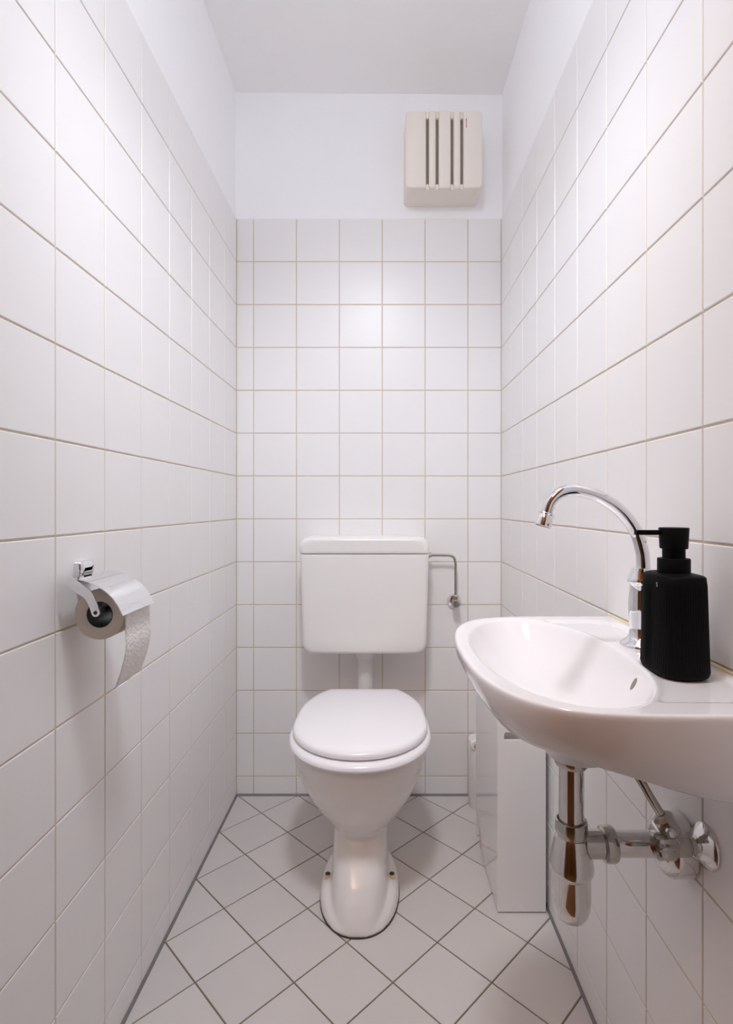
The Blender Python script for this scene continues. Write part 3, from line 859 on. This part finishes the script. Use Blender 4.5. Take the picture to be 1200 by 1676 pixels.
# ------------------------------------------------------------------ bottle trap under the basin
trap = empty('bottle_trap', (DR.x, DR.y, 0.45), 'chrome bottle trap and waste pipe under the wash basin', 'pipe')
c = (DR.x, DR.y, 0.0)
G().lathe([(0.0, 0.6806), (0.0235, 0.6806), (0.0242, 0.676), (0.0235, 0.670), (0.0212, 0.6655), (0.0, 0.6650)], c, 'Z', 40).build('waste_flange', 'chrome_worn', trap, angle=40)
G().lathe([(0.0, 0.668), (0.0170, 0.668), (0.0170, 0.575), (0.0, 0.575)], c, 'Z', 40).build('tail_pipe', 'chrome_trap', trap)
G().lathe([(0.0172, 0.585), (0.0195, 0.5895), (0.0212, 0.5890), (0.0218, 0.586), (0.0218, 0.573), (0.0205, 0.570), (0.0205, 0.566), (0.0, 0.566)], c, 'Z', 48).build('compression_nut', 'chrome_worn', trap, angle=40)
bt = [(0.0, 0.568), (0.0212, 0.568), (0.0225, 0.565), (0.0262, 0.548), (0.0296, 0.530), (0.0300, 0.526), (0.0298, 0.5205), (0.0285, 0.5180), (0.0268, 0.5170), (0.0262, 0.515), (0.0262, 0.482), (0.0255, 0.472), (0.0232, 0.4620), (0.0190, 0.4545), (0.0120, 0.4495), (0.0, 0.4480)]
G().lathe(bt, c, 'Z', 56).build('bottle', 'chrome_trap', trap, angle=50)
az = 0.555
G().lathe([(0.0, 0.010), (0.0185, 0.010), (0.0185, 0.046), (0.0, 0.046)], (DR.x, DR.y, az), 'X', 40).build('side_branch', 'chrome_worn', trap)
G().lathe([(0.0, 0.0420), (0.0205, 0.0420), (0.0232, 0.0440), (0.0238, 0.0480), (0.0238, 0.0560), (0.0225, 0.0590), (0.0190, 0.0600), (0.0, 0.0600)], (DR.x, DR.y, az), 'X', 44).build('union_nut', 'chrome_worn', trap, angle=40)
G().lathe([(0.0, 0.055), (0.0168, 0.055), (0.0168, XR - DR.x), (0.0, XR - DR.x)], (DR.x, DR.y, az), 'X', 40).build('waste_pipe', 'chrome_trap', trap)
G().lathe([(0.0170, -0.0425), (0.0185, -0.0425), (0.0285, -0.0400), (0.0370, -0.0340), (0.0402, -0.0290), (0.0412, -0.0230), (0.0412, -0.0050), (0.0375, -0.0050), (0.0375, 0.0), (0.0, 0.0)], (XR, DR.y, az), 'X', 56).build('wall_rosette', 'chrome_trap', trap, angle=50)

# ------------------------------------------------------------------ angle valve feeding the tap
VY, VZ = 0.700, 0.5850
val = empty('angle_valve', (XR, VY, VZ), 'chrome angle valve with ribbed knob beside the bottle trap on the right wall', 'valve')
c = (XR, VY, VZ)
G().lathe([(0.0, -0.0165), (0.0115, -0.0165), (0.0160, -0.0140), (0.0220, -0.0085), (0.0272, -0.0055), (0.0285, -0.0030), (0.0285, 0.0), (0.0, 0.0)], c, 'X', 48).build('rosette', 'chrome_trap', val, angle=40)
G().lathe([(0.0, -0.010), (0.0125, -0.010), (0.0135, -0.0125), (0.0135, -0.0155), (0.0105, -0.018), (0.0105, -0.024), (0.0125, -0.026), (0.0130, -0.030), (0.0130, -0.044), (0.0110, -0.046), (0.0, -0.046)], c, 'X', 36).build('valve_body', 'chrome_worn', val, angle=40)
G().lathe([(0.0, -0.044), (0.0140, -0.044), (0.0152, -0.046), (0.0152, -0.066), (0.0135, -0.0690), (0.0, -0.0700)], c, 'X', 64, flute=(9, 0.09)).build('knob', 'chrome_worn', val, angle=50)
b0 = Vector((XR - 0.036, VY, VZ)); d0 = Vector((-0.50, 0.10, 0.86)).normalized()
G().tube([b0, b0 + d0 * 0.018, b0 + d0 * 0.020, b0 + d0 * 0.024, b0 + d0 * 0.040, b0 + d0 * 0.044, b0 + d0 * 0.046], [0.0105, 0.0105, 0.0125, 0.0135, 0.0135, 0.0100, 0.0075], 8).build('outlet_nut', 'chrome_worn', val, smooth=False)
G().lathe([(0.0, 0.0), (0.0055, 0.0), (0.0060, -0.003), (0.0045, -0.0085), (0.0, -0.0095)], tuple(b0 + d0 * 0.030 + Vector((-0.004, -0.0125, 0))), 'Y', 18).build('test_plug', 'chrome_trap', val)
G().tube(catmull([b0 + d0 * 0.042, b0 + d0 * 0.085, b0 + d0 * 0.12 + Vector((0.004, 0.02, 0.006)), (0.366, 0.768, 0.735)], 6), 0.0055, 16).build('supply_tube', 'chrome_worn', val)

# ------------------------------------------------------------------ slim white cabinet
KX0, KX1, KY0, KY1, KZ = 0.2925, 0.4135, 1.356, 1.672, 0.489
cab = empty('slim_cabinet', ((KX0 + KX1) / 2, (KY0 + KY1) / 2, 0.0), 'slim white cabinet with cut out handle slot standing under the wash basin', 'cabinet')
th = 0.008
# front with the handle slot
def front_panel():
    g = G()
    o_ = [(KX0, 0.004), (KX1, 0.004), (KX1, KZ), (KX0, KZ)]
    s = []
    sx0, sx1, sz0, sz1 = 0.3085, 0.3790, 0.4355, 0.4555
    for x, z in rrect(sx0, sx1, sz0, sz1, (0.0045, 0.0005, 0.0045, 0.0045), 5): s.append((x, z))
    # bevelled upper right end of the slot
    s = [(x - max(0, (z - (sz0 + 0.008))) * 1.15 if x > sx1 - 0.006 else x, z) for x, z in s]
    n = len(s)
    bm = bmesh.new()
    layers = []
    for y in (KY0, KY0 + th):
        ov = [bm.verts.new((x, y, z)) for x, z in o_]; sv = [bm.verts.new((x, y, z)) for x, z in s]
        layers.append((ov, sv))
        es = [bm.edges.new((ov[i], ov[(i + 1) % 4])) for i in range(4)] + [bm.edges.new((sv[i], sv[(i + 1) % n])) for i in range(n)]
        bmesh.ops.triangle_fill(bm, edges=es, use_beauty=True)
    for L in range(2):
        A, B = layers[0][L], layers[1][L]
        m = len(A)
        for i in range(m):
            j = (i + 1) % m
            bm.faces.new((A[i], A[j], B[j], B[i]))
    bm.verts.ensure_lookup_table(); bm.verts.index_update()
    g.add([v.co.copy() for v in bm.verts], [[v.index for v in f.verts] for f in bm.faces])
    bm.free()
    return g
fr = front_panel().build('front_panel', 'cabinet_white', cab, smooth=False)
G().loft([[(x, y, z) for x, z in rrect(0.3465, 0.3570, 0.0125, 0.0215, 0.001, 3)] for y in (KY0 - 0.0006, KY0 + 0.001)]).build('foot_catch', 'cistern_plastic', fr, smooth=False)
g = G(); g.box((0.302, KY0 + th + 0.012, 0.428), (0.386, KY0 + th + 0.015, 0.463)); g.box((0.302, KY0 + th, 0.428), (0.386, KY0 + th + 0.012, 0.431))
g.build('grip_recess', 'cistern_plastic', cab, smooth=False)
# left panel, cut away at the rear bottom corner
pl = [(KY0 + th, 0.004), (1.540, 0.004), (1.562, 0.021), (1.602, 0.060), (1.640, 0.096), (KY1, 0.132), (KY1, KZ - th), (KY0 + th, KZ - th)]
G().loft([[(x, y, z) for y, z in pl] for x in (KX0, KX0 + th)]).build('side_panel', 'cabinet_side_gloss', cab, smooth=False)
G().box((KX1 - th, KY0 + th, 0.004), (KX1, KY1, KZ - th)).build('side_panel', 'cabinet_white', cab, smooth=False)
G().box((KX0, KY0 + th, KZ - th), (KX1, KY1, KZ)).build('top_panel', 'cabinet_white', cab, smooth=False, bevel=0.0012)
G().box((KX0 + 0.0015, KY1 - 0.0005, 0.003), (KX1 - 0.0015, KY1 + 0.006, KZ - th)).build('back_panel', 'cabinet_white', cab, smooth=False)
G().box((KX0 + 0.0005, KY0 + th, 0.0), (KX1 - 0.0005, 1.535, 0.006)).build('base_board', 'seal_grey', cab, smooth=False)

spare = empty('spare_toilet_roll', (0.3450, 1.616, 0.0), 'beige spare toilet roll showing through the gap low in the slim cabinet', 'toilet roll')
def ringz(r0, r1, z0, z1, c, seg=40):
    g = G(); g.lathe([(r0, z0), (r1, z0), (r1, z1), (r0, z1), (r0, z0)], c, 'Z', seg)
    g.f = [f for f in g.f if len(f) == 4]
    return g
ringz(0.019, 0.0500, 0.0005, 0.096, (0.3450, 1.616, 0)).build('paper_winding', 'paper_side', spare, angle=40)
ringz(0.0178, 0.019, 0.0005, 0.096, (0.3450, 1.616, 0), 32).build('core', 'fan_dark', spare, angle=40)

brush = empty('toilet_brush_holder', (0.346, 1.850, 0.0), 'white round toilet brush holder behind the slim cabinet in the corner', 'brush holder')
G().lathe([(0.0, 0.0), (0.046, 0.0), (0.0482, 0.003), (0.0482, 0.222), (0.0470, 0.226), (0.0, 0.228)], (0.346, 1.850, 0), 'Z', 44).build('canister', 'cabinet_white', brush, angle=40)
kn = G().lathe([(0.0, 0.0), (0.0175, 0.0), (0.0180, -0.006), (0.0150, -0.010), (0.0, -0.0105)], (0.3165, 1.822, 0.2180), 'Y', 28).build('knob', 'seat_plastic', brush)
G().lathe([(0.0, -0.0100), (0.0085, -0.0102), (0.0085, -0.0122), (0.0, -0.0126)], (0.3185, 1.822, 0.2165), 'Y', 20).build('button', 'orange_spot', kn)
